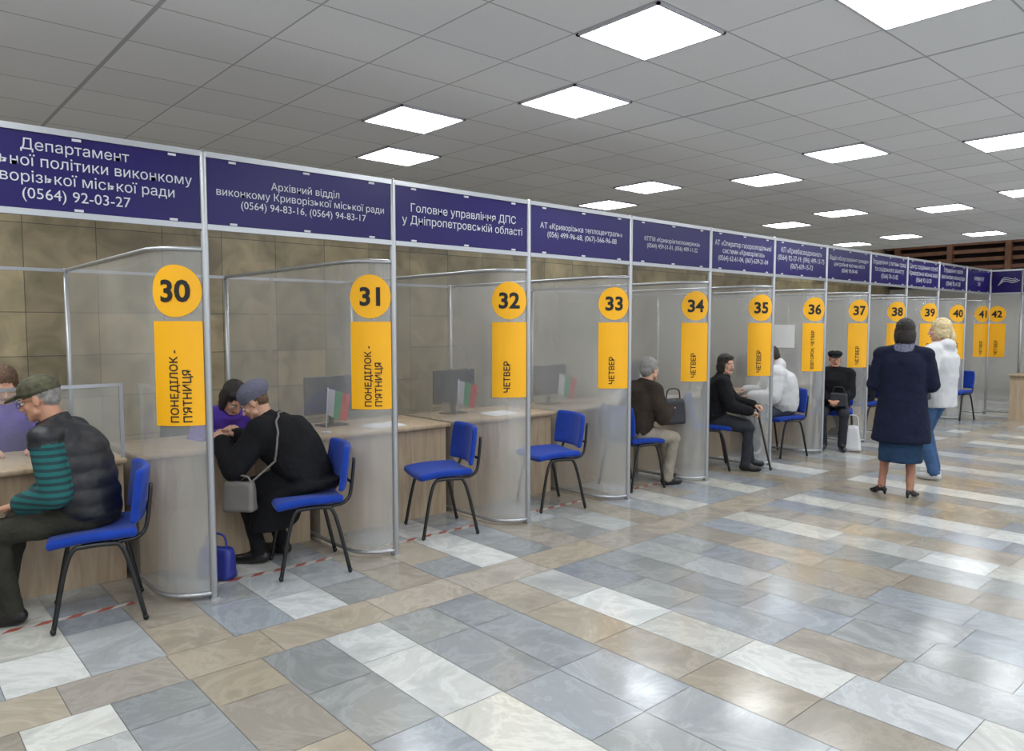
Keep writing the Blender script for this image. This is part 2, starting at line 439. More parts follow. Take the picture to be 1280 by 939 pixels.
for x in (-2.5, 0, 2.5, 5, 7.5): fixture(x, 19.2, 4.686)  # invented panels, out of view, added to brighten the far end wall

# ---------------------------------------------------------------- booth partitions
def arcp(i, phi, rr): return (-R+rr*math.cos(phi), py(i)-rr*math.sin(phi))
def path(i, n=10):
    pts = [arcp(i, math.pi/2*k/n, R) for k in range(n+1)]
    return pts+[(XB+(-R-XB)*(1-k/6), py(i)-R) for k in range(1, 7)]
labels = ["ПОНЕДІЛОК -\nП'ЯТНИЦЯ", "ПОНЕДІЛОК -\nП'ЯТНИЦЯ"]+["ЧЕТВЕР"]*4+["ВІВТОРОК, ЧЕТВЕР"]+["ЧЕТВЕР"]*6
def strip(mb, pts, z0, z1, m=0, sm=True):
    n = len(pts); vs = [(x, y, z0) for x, y in pts]+[(x, y, z1) for x, y in pts]
    mb.add(vs, [(k, k+1, n+k+1, n+k) for k in range(n-1)], m, sm)
PC = math.radians(38); W = .272
for i in range(-1, NB):
    e = empty('translucent_partition')
    pts = path(i)
    mb = MB(); strip(mb, pts, .05, 1.97); o = mb.obj('panel', [M_POLY], e)
    mb = MB()
    for z in (.035, 1.975): mb.tube([(x, y, z) for x, y in pts], .014, 0, 8)
    mb.tube([(XB, py(i)-R, 0), (XB, py(i)-R, 1.99)], .018, 0, 8)
    mb.obj('rails', [M_ALU], e)
    if i < 0: continue
    def curve(off, i=i): return lambda s, z: (-R+(R+off)*math.cos(PC-s/R), py(i)-(R+off)*math.sin(PC-s/R), z)
    ns = empty('booth_number_sign'); f = curve(.006)
    mb = MB(); r = .143; n = 28; vs = []; fs = []
    for k in range(n+1):
        a = math.pi*k/n; s = -r*math.cos(a)*.96; h = r*math.sin(a)
        for q in range(3): vs.append(f(s, 1.745+h*(q-1)))
    for k in range(n):
        for q in range(2): a = k*3+q; fs.append((a, a+3, a+4, a+1))
    mb.add(vs, fs, 0, True); mb.obj('disc', [M_YEL], ns)
    f2 = curve(.009)
    text_obj('digits', str(30+i), lambda s, z, f2=f2: f2(s, z+1.745), M_INK, w=.22, h=.125, bold=.03, parent=ns, cuts=.02)
    ws = empty('weekday_sign'); mb = MB(); vs = []; fs = []; n = 12
    for k in range(n+1):
        s = -W/2+W*k/n; vs += [f(s, 1.0), f(s, 1.58)]
    for k in range(n): fs.append((2*k, 2*k+2, 2*k+3, 2*k+1))
    mb.add(vs, fs, 0, True); mb.obj('plate', [M_YEL], ws)
    two = '\n' in labels[i]; so = .02 if two else -.02
    text_obj('day_text', labels[i], lambda s, z, f2=f2, so=so, two=two, L=len(labels[i]): f2(s+so, z+1.0+(.22 if two else (.26 if L > 8 else .16))), M_INK,
             w=.4 if two else (.46 if len(labels[i]) > 8 else .24), h=.2, bold=.014, line=1.12, parent=ws, cuts=.02, rot90=True, align='LEFT')

mb = MB()
for i in range(-1, NB):
    y = py(i); mb.cone((0, y, .02), (0, y, 2.5), .021, .021, 0, 8)
    mb.box((-.025, y-.025, 0), (.025, y+.025, .012))
for z in (2.1, 2.495): mb.box((-.015, py(-1), z-.015), (.015, py(NB-1), z+.015))
mb.box((XB-.012, py(-1)-R, 1.96), (XB+.012, py(NB-1)-R, 1.985))
mb.obj('aluminium_booth_frame', [M_ALU])
headers = ["Департамент\nсоціальної політики виконкому\nКриворізької міської ради\n(0564) 92-03-27",
 "Архівний відділ\nвиконкому Криворізької міської ради\n(0564) 94-83-16, (0564) 94-83-17",
 "Головне управління ДПС\nу Дніпропетровській області",
 "АТ «Криворізька теплоцентраль»\n(056) 499-96-68, (067)-566-96-88",
 "КПТМ «Криворіжтепломережа»\n(0564) 459-51-01, (056) 409-11-22",
 "АТ «Оператор газорозподільної\nсистеми «Криворіжгаз»\n(0564) 62-61-04, (067)-639-21-04",
 "КП «Кривбасводоканал»\n(0564) 92-37-19, (096) 499-13-75\n(067)-639-15-73",
 "Відділ обслуговування громадян\nцентральна частина міста\n(0564) 90-04-40",
 "Управління з питань праці\nта соціального захисту\n(0564) 74-13-85",
 "Центр соціальних служб\nКриворізька міська рада\n(0564) 92-13-20",
 "Управління освіти\nвиконкому міськради\n(0564) 92-41-28",
 "КРИВИЙ РІГ\n250"]
for i, t in enumerate(headers):
    h = empty('header_sign'); ya, yb = py(i-1)+.02, py(i)-.02
    mb = MB(); mb.box((-.006, ya, 2.115), (.006, yb, 2.48))
    for q in (.12, .5, .88):
        for z in (2.125, 2.468): y = ya+(yb-ya)*q; mb.box((.006, y-.02, z-.006), (.012, y+.02, z+.006), 1)
    mb.obj('panel', [M_PURPLE, M_WHITE], h)
    w = 1.08 if i not in (4,) else .85; hh = .3 if t.count('\n') > 1 else .165
    if i == 3: w = .98
    if i == 0: w = 1.12
    text_obj('lettering', t, lambda s, z, yc=(ya+yb)/2: (.0085, yc+s, 2.298+z), M_WHITE, w=w, h=hh, bold=0, line=1.05, parent=h)
YE = py(NB-1)
mb = MB(); strip(mb, [(0.02, YE), (.47, YE)], .05, 2.08, 0); e = empty('translucent_partition'); mb.obj('panel', [M_POLY], e)
mb = MB()
for x in (.48, 1.7, 2.9): mb.tube([(x, YE, 0), (x, YE, 2.5)], .02, 0, 8)
for z in (2.1, 2.495): mb.box((0, YE-.015, z-.015), (2.9, YE+.015, z+.015))
mb.box((0, YE-.01, .03), (.48, YE+.01, .055)); mb.obj('frame', [M_ALU], e)
h = empty('header_sign'); mb = MB(); mb.box((.03, YE-.006, 2.115), (1.68, YE+.006, 2.48)); mb.box((1.72, YE-.006, 2.115), (2.88, YE+.006, 2.48)); mb.obj('panel', [M_PURPLE], h)
mb = MB()
for q in range(3):
    mb.tube(bez([(.12+.02*q, YE-.012, 2.24+.035*q), (.22, YE-.012, 2.31+.03*q), (.34, YE-.012, 2.28+.03*q), (.44-.03*q, YE-.012, 2.32+.02*q)], 8), .007, 0, 6)
mb.obj('wave_logo', [M_WHITE], h)
text_obj('lettering', "Кривий Ріг", lambda s, z: (.82+s, YE-.009, 2.3+z), M_WHITE, w=.6, h=.14, bold=0, parent=h)
ns = empty('booth_number_sign'); mb = MB(); vs = [(.125+.14*math.cos(2*math.pi*k/32), YE-.012, 1.745+.14*math.sin(2*math.pi*k/32)) for k in range(32)]
mb.add(vs, [tuple(range(32))]); mb.obj('disc', [M_YEL], ns)
text_obj('digits', "42", lambda s, z: (.125+s, YE-.016, 1.745+z), M_INK, w=.2, h=.12, bold=.03, parent=ns)
ws = empty('weekday_sign'); mb = MB(); mb.box((-.01+.0, YE-.012, 1.0), (.26, YE-.009, 1.58)); mb.obj('plate', [M_YEL], ws)
text_obj('day_text', "ЧЕТВЕР", lambda s, z: (.125+s, YE-.016, 1.16+z), M_INK, w=.26, h=.2, bold=.01, parent=ws, rot90=True)
mb = MB(); strip(mb, [(.5, YE), (2.9, YE)], 0.05, 2.08); mb.obj('panel', [M_POLY], e)

mb = MB(); mb.box((-.54, py(6)-R-.006, 1.28), (-.25, py(6)-R-.003, 1.56)); mb.obj('paper_notice', [M_PAPER])
for i in range(0, 5):
    y1 = py(i)-R-.12; y0 = y1-.8; mb = MB(); mb.box((-.25, y0, .0003), (-.21, y1, .0015)); mb.obj('floor_marking_tape', [M_TAPE])

# ---------------------------------------------------------------- desks, monitors, flags
def desk(y0, y1, xf=-.7, name='service_desk'):
    mb = MB()
    mb.rbox((xf-.68, y0, .725), (xf+.06, y1, .755), .004, 0, 1)
    mb.box((xf-.02, y0+.01, .0), (xf, y1-.01, .724))
    mb.box((xf-.62, y0+.01, 0), (xf-.021, y0+.03, .724)); mb.box((xf-.62, y1-.03, 0), (xf-.021, y1-.01, .724))
    return mb.obj(name, [M_WOOD])
M_SCR = mat('screen', C(30, 40, 60), .15)
def monitor(x, y, z, face, name='computer_monitor', sc=1):
    e = empty(name, (x, y, z), face)
    mb = MB()
    mb.rbox((-.26, -.012, .10), (.26, .012, .40), .008, 0); mb.box((-.25, -.0135, .115), (.25, -.012, .39), 1)
    mb.rbox((-.12, .01, .16), (.12, .035, .34), .01, 0)
    mb.rbox((-.02, .005, .01), (.02, .03, .3), .006, 0); mb.rbox((-.11, -.07, 0), (.11, .09, .012), .005, 0)
    mb.obj('body', [M_PLASTIC, M_SCR], e)
M_FR = mat('flag_red', C(200, 50, 50), .8); M_FG = mat('flag_green', C(50, 150, 95), .8)
def flag(x, y, z, rz):
    e = empty('desk_flag', (x, y, z), rz); mb = MB()
    mb.box((-.03, -.03, 0), (.03, .03, .012), 3); mb.tube([(0, 0, 0.01), (0.02, 0, .34)], .004, 3, 6)
    n = 12
    for k in range(3):
        vs = []; fs = []
        for a in range(n+1):
            for b in (0, 1):
                t = a/n; w = (k+b)/3
                vs.append((.02-.004+w*.17-.03*t*w+t*(-.006), .014*math.sin(w*6+t*2)*(.3+t), .335-t*.2-w*.05))
        for a in range(n): fs.append((2*a, 2*a+1, 2*a+3, 2*a+2))
        mb.add(vs, fs, k, True)
    mb.obj('flag_and_pole', [M_WHITE, M_FG, M_FR, M_WHITE], e)
for i in range(0, NB):
    ya = py(i-1)-R+.03; yb = py(i)-R-.03
    desk(ya, yb)
    if i >= 2: monitor(-1.15, ya+.36, .755, math.radians(90+8))
    if i in (2, 3, 4, 5, 7): flag(-.80, ya+.12, .755, random.uniform(.9, 1.15))
    if i in (1, 2, 3, 5):
        mb = MB(); mb.box((-.95, ya+.5, .7555), (-.74, ya+.8, .758)); mb.box((-1.02, ya+.55, .7583), (-.8, ya+.82, .760)); mb.obj('paper_sheets', [M_PAPER])
dk = desk(-.55, .55, .36, 'service_desk'); dk.location = (1.1, YE-.4, 0); dk.rotation_euler = (0, 0, math.radians(-90))
e = empty('desk_acrylic_screen'); mb = MB(); mb.box((-.682, .3, .77), (-.678, 1.19, 1.19)); mb.obj('sheet', [M_GLASS], e)
mb = MB(); mb.box((-.69, .28, 1.19), (-.67, 1.21, 1.21)); mb.box((-.69, 1.19, .756), (-.67, 1.21, 1.19)); mb.box((-.69, .28, .756), (-.67, .3, 1.19)); mb.obj('frame', [M_ALU], e)

# ---------------------------------------------------------------- chairs
def chair(x, y, d, name='visitor_chair', fab=None):
    e = empty(name, (x, y, 0), heading(d)); fab = fab or M_BLUE
    mb = MB()
    def seatf(v):
        t = (v.y+.02)/.22
        return (v.x*(1-.06*max(0, -t)), v.y, v.z-.018*max(0, t)**2+.012*(abs(v.x)/.24)**2)
    mb.rbox((-.23, -.19, .435), (.23, .225, .485), .024, 0, 3, seatf, 6); mb.obj('seat', [fab], e)
    mb = MB()
    def backf(v):
        zz = (v.z-.66)/.15; k = 1-.10*max(0, zz)**2-.05*max(0, -zz)
        return (v.x*k, v.y-(.01+.13*(v.z-.5))+.05*(v.x/.23)**2, v.z)
    mb.rbox((-.235, -.225, .515), (.235, -.185, .80), .019, 0, 3, backf, 6); mb.obj('backrest', [fab], e)
    mb = MB()
    for s in (-1, 1):
        mb.tube(bez([(s*.235, .205, .012), (s*.222, .15, .30), (s*.215, .11, .41), (s*.215, .06, .428), (s*.215, -.06, .428), (s*.215, -.11, .41), (s*.222, -.15, .30), (s*.235, -.215, .012)], 5), .0125, 0, 10)
        mb.cone((s*.235, .205, .014), (s*.235, .206, .02), .014, .014, 0); mb.cone((s*.235, -.215, .014), (s*.235, -.214, .02), .014, .014, 0)
        mb.tube(bez([(s*.19, .05, .43), (s*.19, -.14, .43), (s*.19, -.215, .46), (s*.185, -.242, .54), (s*.18, -.262, .72)], 5), .011, 0, 10)
    mb.tube([(-.215, .06, .425), (.215, .06, .425)], .011, 0); mb.tube([(-.215, -.06, .425), (.215, -.06, .425)], .011, 0)
    mb.tube([(-.19, -.246, .56), (.19, -.246, .56)], .009, 0)
    mb.obj('legs_frame', [M_BLK], e); return e
for (x, y, d) in ((-.20, .94, (-.22, -1)), (-.17, 2.15, (-.3, -1)), (-.31, 3.30, (-.32, -1)), (-.31, 4.47, (-.3, -1)),
                  (-.33, 5.60, (.15, 1)), (-.40, 7.0, (.8, .6)), (-.28, 8.3, (-.3, -1)), (-.14, 9.40, (.4, -.92)), (-.3, 10.72, (-.5, -1)),
                  (-.1, 13.6, (-.2, -1))):
    chair(x, y, d)
chair(-1.72, .74, (1, 0), 'office_chair', M_DKBLUE); chair(-1.72, 2.0, (1, 0), 'office_chair', M_DKBLUE)

# ---------------------------------------------------------------- people
SKIN = mat('skin', C(190, 140, 114), .55, 0, 60, .08, .06, 12)
SKIN2 = mat('skin_pale', C(202, 156, 132), .55, 0, 60, .08, .06, 12)
LIP = mat('lips', C(150, 84, 76), .5); EYEW = mat('eye_white', C(215, 212, 205), .3); EYEI = mat('iris', C(40, 30, 24), .2)
def hairm(n, c): return mat(n, c, .55, 0, 90, .6, .3, 40)
H_GREY = hairm('grey_hair', C(138, 136, 133)); H_DARK = hairm('dark_hair', C(36, 28, 26)); H_BROWN = hairm('brown_hair', C(96, 70, 50)); H_BLOND = hairm('blond_hair', C(206, 186, 142))

def remesh(mb, mats, name, parent, voxel, sm, disp=0, quilt=None):
    me = bpy.data.meshes.new('src'); me.from_pydata([tuple(v) for v in mb.v], [], mb.f); me.update()
    ob = bpy.data.objects.new('src', me); COL.objects.link(ob)
    r = ob.modifiers.new('r', 'REMESH'); r.mode = 'VOXEL'; r.voxel_size = voxel; r.adaptivity = 0
    if sm: s = ob.modifiers.new('s', 'SMOOTH'); s.factor = .5; s.iterations = sm
    bpy.context.view_layer.update(); dg = bpy.context.evaluated_depsgraph_get()
    m2 = bpy.data.meshes.new_from_object(ob.evaluated_get(dg)); bpy.data.objects.remove(ob)
    bvh = BVHTree.FromPolygons(mb.v, mb.f)
    m2.materials.clear()
    for mm in mats: m2.materials.append(mm)
    idx = []
    vl = {}
    for p in m2.polygons:
        q = bvh.find_nearest(p.center)[2]; l = mb.m[q] if q is not None else 0; idx.append(l)
        for v in p.vertices: vl[v] = l
    m2.polygons.foreach_set('material_index', idx); m2.polygons.foreach_set('use_smooth', [True]*len(idx))
    if disp:
        ns = [v.normal.copy() for v in m2.vertices]
        for v, n in zip(m2.vertices, ns):
            d = (noise.noise(v.co*9)+.6*noise.noise(v.co*19+V((5, 2, 1))))*disp
            if quilt is not None and vl.get(v.index) == quilt: d += .008*abs(math.sin(v.co.z*math.pi/.09))-.004
            v.co += n*d
    m2.name = name; m2.update()
    o = bpy.data.objects.new(name, m2); COL.objects.link(o); o.parent = parent; return o

def ik(a, c, l1, l2, pole):
    d = c-a; L = min(d.length, (l1+l2)*.995); dn = d.normalized(); x = (l1*l1-l2*l2+L*L)/(2*L)
    h = math.sqrt(max(l1*l1-x*x, 0)); p = pole-dn*pole.dot(dn); p.normalize()
    return a+dn*x+p*h, a+dn*L

def hand(parent, wrist, d, nrm, side, curl, skin):
    y = d.normalized(); z = (nrm-y*nrm.dot(y)).normalized(); x = y.cross(z)
    mb = MB(); s = -1 if side == 'R' else 1
    fx = [.029, .010, -.010, -.028]; fl = [.07, .078, .072, .056]; fy = [.084, .088, .084, .076]
    mb.cone((0, -.03, 0), (0, .01, 0), .024, .023, 0, 12, ((0, 0, 1), .75))
    for k in range(4):
        b = V((s*fx[k], fy[k], 0)); mb.cone((s*fx[k]*.55, .012, 0), b, .015, .0115, 0, 10)
        ang = 0; p = b
        for j, fr in enumerate((.45, .3, .25)):
            ang += curl*(1.0 if j else .8)*(1+.06*k); q = p+V((s*fx[k]*.08, math.cos(ang), -math.sin(ang)))*fl[k]*fr
            mb.cone(p, q, .0092-.0008*j, .0085-.0008*j, 0, 8); p = q
    t0, t1, t2, t3 = V((s*.016, .018, -.006)), V((s*.044, .048, -.014)), V((s*.055, .078, -.02-.01*curl)), V((s*.054-s*.012*curl, .1, -.026-.018*curl))
    mb.cone(t0, t1, .015, .011, 0, 8); mb.cone(t1, t2, .0105, .0095, 0, 8); mb.cone(t2, t3, .0095, .008, 0, 8)
    o = remesh(mb, [skin], 'hand_'+side, parent, .0042, 2)
    o.matrix_local = Matrix(((x.x, y.x, z.x, wrist.x), (x.y, y.y, z.y, wrist.y), (x.z, y.z, z.z, wrist.z), (0, 0, 0, 1)))
    return o

def head(parent, pos, yaw, pitch, neckbase, P):
    Rm = Matrix.Rotation(yaw, 4, 'Z') @ Matrix.Rotation(pitch, 4, 'X')
    Mx = Matrix.Translation(pos) @ Rm; nb = Mx.inverted() @ neckbase
    skin, hair, hat = P['skin'], P['hairm'], P.get('hatm', P['hairm'])
    mb = MB()
    mb.ell((0, -.015, .03), (.074, .093, .09)); mb.ell((0, .018, -.035), (.06, .07, .082)); mb.ell((0, .056, -.088), (.026, .026, .024))
    mb.cone((0, .084, .008), (0, .104, -.03), .0075, .0125); mb.ell((.011, .096, -.033), (.009, .01, .008)); mb.ell((-.011, .096, -.033), (.009, .01, .008))
    mb.cone((-.034, .07, .022), (.034, .07, .022), .012, .012); mb.ell((.04, .055, -.025), (.018, .02, .02)); mb.ell((-.04, .055, -.025), (.018, .02, .02))
    for s in (-1, 1):
        mb.ell((s*.077, -.008, -.008), (.009, .018, .031)); mb.cone((s*.05, .02, -.06), (s*.022, .058, -.088), .022, .02)
    mb.cone((-.02, .083, -.06), (.02, .083, -.06), .0065, .0065, 2)
    mb.cone((0, -.022, -.05), nb, .054, .06)
    st = P['hair']
    if st == 'plain':
        mb.ell((0, -.024, .038), (.078, .092, .08), 1); mb.ell((0, -.052, -.005), (.066, .05, .052), 1)
    elif st != 'bald':
        mb.ell((0, -.026, .042), (.085, .101, .094), 1)
        mb.ell((0, -.06, -.01), (.072, .062, .075), 1)
    if st == 'bob':
        mb.ell((0, -.055, -.03), (.086, .068, .1), 1)
        for s in (-1, 1): mb.ell((s*.072, -.008, -.035), (.022, .05, .085), 1)
        mb.ell((0, .045, .085), (.065, .04, .03), 1)
    if st == 'long':
        mb.ell((0, -.055, -.03), (.08, .055, .09), 1); mb.chain([(0, -.10, .0), (.01, -.115, -.08), (0, -.11, -.17)], [.035, .04, .024], 1)
        for s in (-1, 1): mb.ell((s*.072, -.012, -.02), (.018, .045, .065), 1)
    if st == 'short':
        mb.ell((0, .05, .088), (.058, .035, .026), 1)
        for s in (-1, 1): mb.ell((s*.068, -.018, .02), (.02, .04, .045), 1)
    ht = P.get('hat')
    if ht == 'beret':
        mb.ell((0, -.035, .072), (.106, .12, .078), 3); mb.ell((0, -.02, .042), (.092, .108, .05), 3)
    if ht == 'cap':
        mb.ell((0, -.012, .062), (.09, .108, .072), 3); mb.ell((0, -.012, .045), (.091, .11, .03), 3); mb.ell((0, .11, .042), (.068, .062, .010), 3, Matrix.Rotation(-.25, 3, 'X'))
    if ht == 'flatcap':
        mb.ell((0, -.005, .075), (.1, .125, .042), 3); mb.ell((0, -.012, .05), (.09, .108, .035), 3); mb.ell((0, .105, .05), (.065, .045, .01), 3, Matrix.Rotation(-.35, 3, 'X'))
    o = remesh(mb, [skin, hair, LIP, hat], 'head', parent, .0055, 2); o.matrix_local = Mx
    mb = MB()
    for s in (-1, 1):
        mb.ell((s*.029, .0775, .0), (.0125, .009, .0085), 0, None, 12); mb.ell((s*.029, .0835, .0), (.0052, .0042, .0052), 1, None, 10)
        mb.tube(bez([(s*.013, .090, .021), (s*.03, .089, .026), (s*.045, .078, .021)], 4), .0028, 2, 6)
    if P.get('glasses'):
        for s in (-1, 1):
            mb.tube([(s*.031+.022*math.cos(t*math.pi/8), .099, -.003+.016*math.sin(t*math.pi/8)) for t in range(17)], .0014, 2, 6)
            mb.tube([(s*.053, .098, .003), (s*.08, .0, .003)], .0014, 2, 6)
        mb.tube([(-.01, .1, 0), (.01, .1, 0)], .0014, 2, 6)
    o = mb.obj('eyes', [EYEW, EYEI, P.get('browm', hair)], parent); o.matrix_local = Mx

def person(name, loc, d, P):
    sc = P.get('scale', 1); e = empty(name, (loc[0], loc[1], P.get('z', 0)), heading(d), sc)
    stand = P.get('stand', False); b = P.get('bulk', .02)
    pel = V(P.get('pel', (0, 0, .93 if stand else .585/sc**.5)))
    la = math.radians(P.get('lean', 0)); ls = math.radians(P.get('side', 0))
    sp = V((math.sin(ls), math.sin(la)*math.cos(ls), math.cos(la)*math.cos(ls))).normalized()
    neck = pel+sp*(.50 if not stand else .505)
    ty = math.radians(P.get('twist', 0)); rt = V((math.cos(ty), math.sin(ty), 0)); rt = (rt-sp*rt.dot(sp)).normalized(); fw = sp.cross(rt).normalized()
    X = V((1, 0, 0)); FW0 = V((0, 1, 0))
    sw = P.get('sw', .175)
    sR = neck+rt*sw-sp*.075; sL = neck-rt*sw-sp*.075
    hR = pel+X*.09+V((0, 0, -.03)); hL = pel-X*.09+V((0, 0, -.03))
    lm = P['mats']; names = list(lm.keys()); ml = list(lm.values())
    def lab(n, alt='top'): return names.index(n) if n in names else names.index(alt)
    T, S, B, SH, SK = lab('top'), lab('sleeve'), lab('bottom'), lab('shoe', 'bottom'), lab('skin')
    LG = lab('shin', 'bottom')
    mb = MB()
    dn = -sp
    mid = lambda t: pel.lerp(neck, t)
    curve_b = lambda t: -fw*.03*math.sin(t*math.pi)*(1 if la > .2 else .3)
    rings = [(pel+dn*.09, X, FW0, .13, .10), (pel+dn*.04, X, FW0, .165+b*.4, .125), (mid(.08), X, FW0, .17+b*.8, .125+b*.6),
             (mid(.35)+curve_b(.35), rt, fw, .15+b, .112+b), (mid(.55)+curve_b(.55), rt, fw, .158+b, .12+b), (mid(.74)+curve_b(.74), rt, fw, .168+b*.8, .118+b),
             (mid(.87), rt, fw, .155+b*.5, .095+b*.7), (mid(.95), rt, fw, .11+b*.3, .075+b*.5), (mid(1.0), rt, fw, .068, .06)]
    mb.loft(rings[:3], B if not P.get('coat') else T); mb.loft(rings[1:] if P.get('coat') else rings[2:], T)
    if not P.get('coat'): mb.loft([(c, r_, f_, x_+.004, y_+.004) for c, r_, f_, x_, y_ in rings[1:4]], T)
    for s_, hp in ((sR, 1), (sL, -1)): mb.cone(neck-sp*.05+rt*.05*hp, s_, .06+b*.5, .062+b*.6, S if P.get('vest') is None else T)
    if P.get('collar', True): mb.loft([(neck-sp*.02, rt, fw, .085+b*.3, .08+b*.3), (neck+sp*.035, rt, fw, .072+b*.2, .07+b*.2)], lab(P.get('collarlab', 'top')))
    res = {}
    for side, sh in (('R', sR), ('L', sL)):
        w = V(P['w'+side]); pole = V(P.get('ep'+side, ((1 if side == 'R' else -1)*.7, -.6, -.8)))
        el, w = ik(sh, w, .285, .25, pole); res['e'+side] = el; res['w'+side] = w
        mb.cone(sh, el, .056+b*.6, .046+b*.6, S); mb.cone(el, w.lerp(el, .04), .046+b*.6, .031+b*.55, lab('forearm', 'sleeve') if 'sleeve' in names else S)
    for side, hp in (('R', hR), ('L', hL)):
        s = 1 if side == 'R' else -1
        an = V(P.get('a'+side, (s*.1, .42 if not stand else .0, .09))); pole = V(P.get('kp'+side, (s*.15, 1, .8) if not stand else (0, 1, 0)))
        kn, an = ik(hp, an, .43, .42, pole); res['k'+side] = kn; res['a'+side] = an
        tw = P.get('thigh', 0)
        mb.cone(hp, kn, .088+tw, .063+tw*.6, B)
        mb.cone(kn, an, .058+P.get('shinw', .0), .040+P.get('cuff', .012), LG)
        mb.ell(kn.lerp(an, .28)-V((0, .012, 0)), (.045, .05, .09), LG)
        fd = V(P.get('fd'+side, (s*.15, 1, 0))).normalized()
        if P.get('heels'):
            mb.cone(an+fd*.0+V((0, 0, -.02)), an+fd*.11+V((0, 0, -.068)), .035, .026, SH); mb.cone(an+fd*.09+V((0, 0, -.07)), an+fd*.15+V((0, 0, -.072)), .03, .022, SH)
            mb.cone(an-fd*.04+V((0, 0, -.03)), an-fd*.045+V((0, 0, -.085)), .022, .012, SH)
        else:
            mb.cone(an-fd*.03+V((0, 0, -.045)), an+fd*.06+V((0, 0, -.045)), .042, .044, SH); mb.cone(an+fd*.05+V((0, 0, -.05)), an+fd*.15+V((0, 0, -.055)), .042, .034, SH)
            mb.cone(an, an+V((0, 0, -.04)), .038, .042, SH)
    if P.get('extra'): P['extra'](mb, dict(pel=pel, neck=neck, sp=sp, rt=rt, fw=fw, **res), lab)
    mb.v = [V((v.x, v.y, max(v.z, .001))) for v in mb.v]
    body = remesh(mb, ml, 'body', e, P.get('voxel', .013), 3, P.get('disp', .006), lab('top') if P.get('quilt') else None)
    if P.get('strap'):
        bv = BVHTree.FromPolygons([v.co for v in body.data.vertices], [tuple(p.vertices) for p in body.data.polygons])
        out = []
        for q in bez(P['strap'][0], 10):
            p0, nn, _, _ = bv.find_nearest(q); out.append(p0+nn*.008)
        out += [V(q) for q in P['strap'][1]]
        m3 = MB(); m3.tube(bez(out[::3]+[out[-1]], 4), .0075, 0, 8); m3.obj('bag_strap', [P['strap'][2]], e)
    hp = neck+(sp*.55+V((0, 0, .45))).normalized()*.148+fw*.018+V(P.get('ho', (0, 0, 0)))
    head(e, hp, math.radians(P.get('hy', 0)), math.radians(P.get('hp', 0)), neck-sp*.03, P)
    for side in 'RL':
        dd = P.get('hd'+side); dd = V(dd) if dd else (res['w'+side]-res['e'+side])
        hand(e, res['w'+side]+dd.normalized()*.012, dd, V(P.get('hn'+side, (0, .2, 1))), side, P.get('curl', .5), P['skin'])
    return e, res

def bag(name, loc, size, m, rz=0, strap=None, parent=None, sag=.1):
    e = empty(name, loc, rz); w, dp, h = size; mb = MB()
    def f(v):
        t = (v.z/h); return (v.x*(1-sag*t), v.y*(1-.45*t)+.006*noise.noise(v*20), max(0, v.z+.008*noise.noise(v*11)))
    mb.rbox((-w/2, -dp/2, 0), (w/2, dp/2, h), min(w, dp, h)*.28, 0, 3, f, 6); mb.obj('body', [m], e)
    mb = MB()
    hs = strap if strap else [(-w*.3, 0, h*.9), (-w*.22, 0, h*1.35), (w*.22, 0, h*1.35), (w*.3, 0, h*.9)]
    mb.tube(bez(hs, 8), .007, 0, 8); mb.obj('strap', [m], e); return e

F_BLACK = fabric('black_wool', C(24, 24, 27)); F_VEST = mat('black_quilted_nylon', C(24, 25, 31), .5, 0, 12, .3); F_TEAL = stripes_mat('teal_striped_knit', C(20, 92, 92), C(26, 54, 60), 28)
F_OLIVE = fabric('olive_trousers', C(54, 54, 47)); F_CAMO = mat('camouflage_cap', C(76, 74, 56), .85, 0, 30, .3, .4, 25)
F_NAVY = fabric('navy_coat', C(24, 29, 50)); F_SKIRT = fabric('denim_skirt', C(36, 58, 84)); F_TIGHTS = mat('nude_tights', C(160, 112, 90), .6)
F_WHITE = mat('white_puffer', C(196, 196, 198), .6, 0, 14, .4, .05, 6); F_JEANS = fabric('blue_jeans', C(64, 92, 130)); F_GREYJ = fabric('grey_jeans', C(78, 84, 94))
F_BROWN = fabric('brown_jacket', C(52, 44, 38)); F_BEIGE = fabric('beige_trousers', C(146, 138, 126)); F_PURP = fabric('purple_sweater', C(88, 62, 164))
F_SHOE = mat('black_leather', C(22, 20, 20), .35); F_SNK = mat('white_sneaker', C(200, 200, 200), .5); F_DKGREY = fabric('dark_grey_trousers', C(48, 50, 56))
F_BERET = mat('grey_knit', C(116, 116, 136), .95, 0, 120, .8, .1, 60); F_BAG = mat('grey_leather_bag', C(112, 108, 104), .45); F_BAGB = mat('black_bag', C(26, 28, 36), .5)
F_BLUEBAG = mat('blue_plastic_bag', C(34, 44, 130), .35, 0, 10, .5); F_WBAG = mat('white_plastic_bag', C(205, 205, 207), .35, 0, 14, .6); F_SCARF = mat('patterned_scarf', C(110, 112, 130), .9, 0, 60, .4, .5, 60)
XR, XF = V((1, 0, 0)), V((0, 1, 0))

# 1 man in cap, booth 30
person('seated_man_in_cap', (-.24, .93), (-.5, -.87), dict(lean=20, bulk=.045, sw=.185, skin=SKIN, hairm=H_GREY, hair='plain', hat='cap', hatm=F_CAMO, glasses=True, browm=M_BLK, scale=.98,
    mats=dict(top=F_VEST, sleeve=F_TEAL, bottom=F_OLIVE, shoe=F_SHOE, skin=SKIN), vest=True, quilt=True, wR=(.12, .31, .66), wL=(-.13, .30, .65), epL=(-.5, -.8, -.5),
    hdR=(0, 1, -.22), hdL=(.05, 1, -.22), aR=(.12, .50, .09), aL=(-.13, .36, .09), hp=-16, ho=(0, .02, -.01), thigh=.008, curl=.4, voxel=.012))
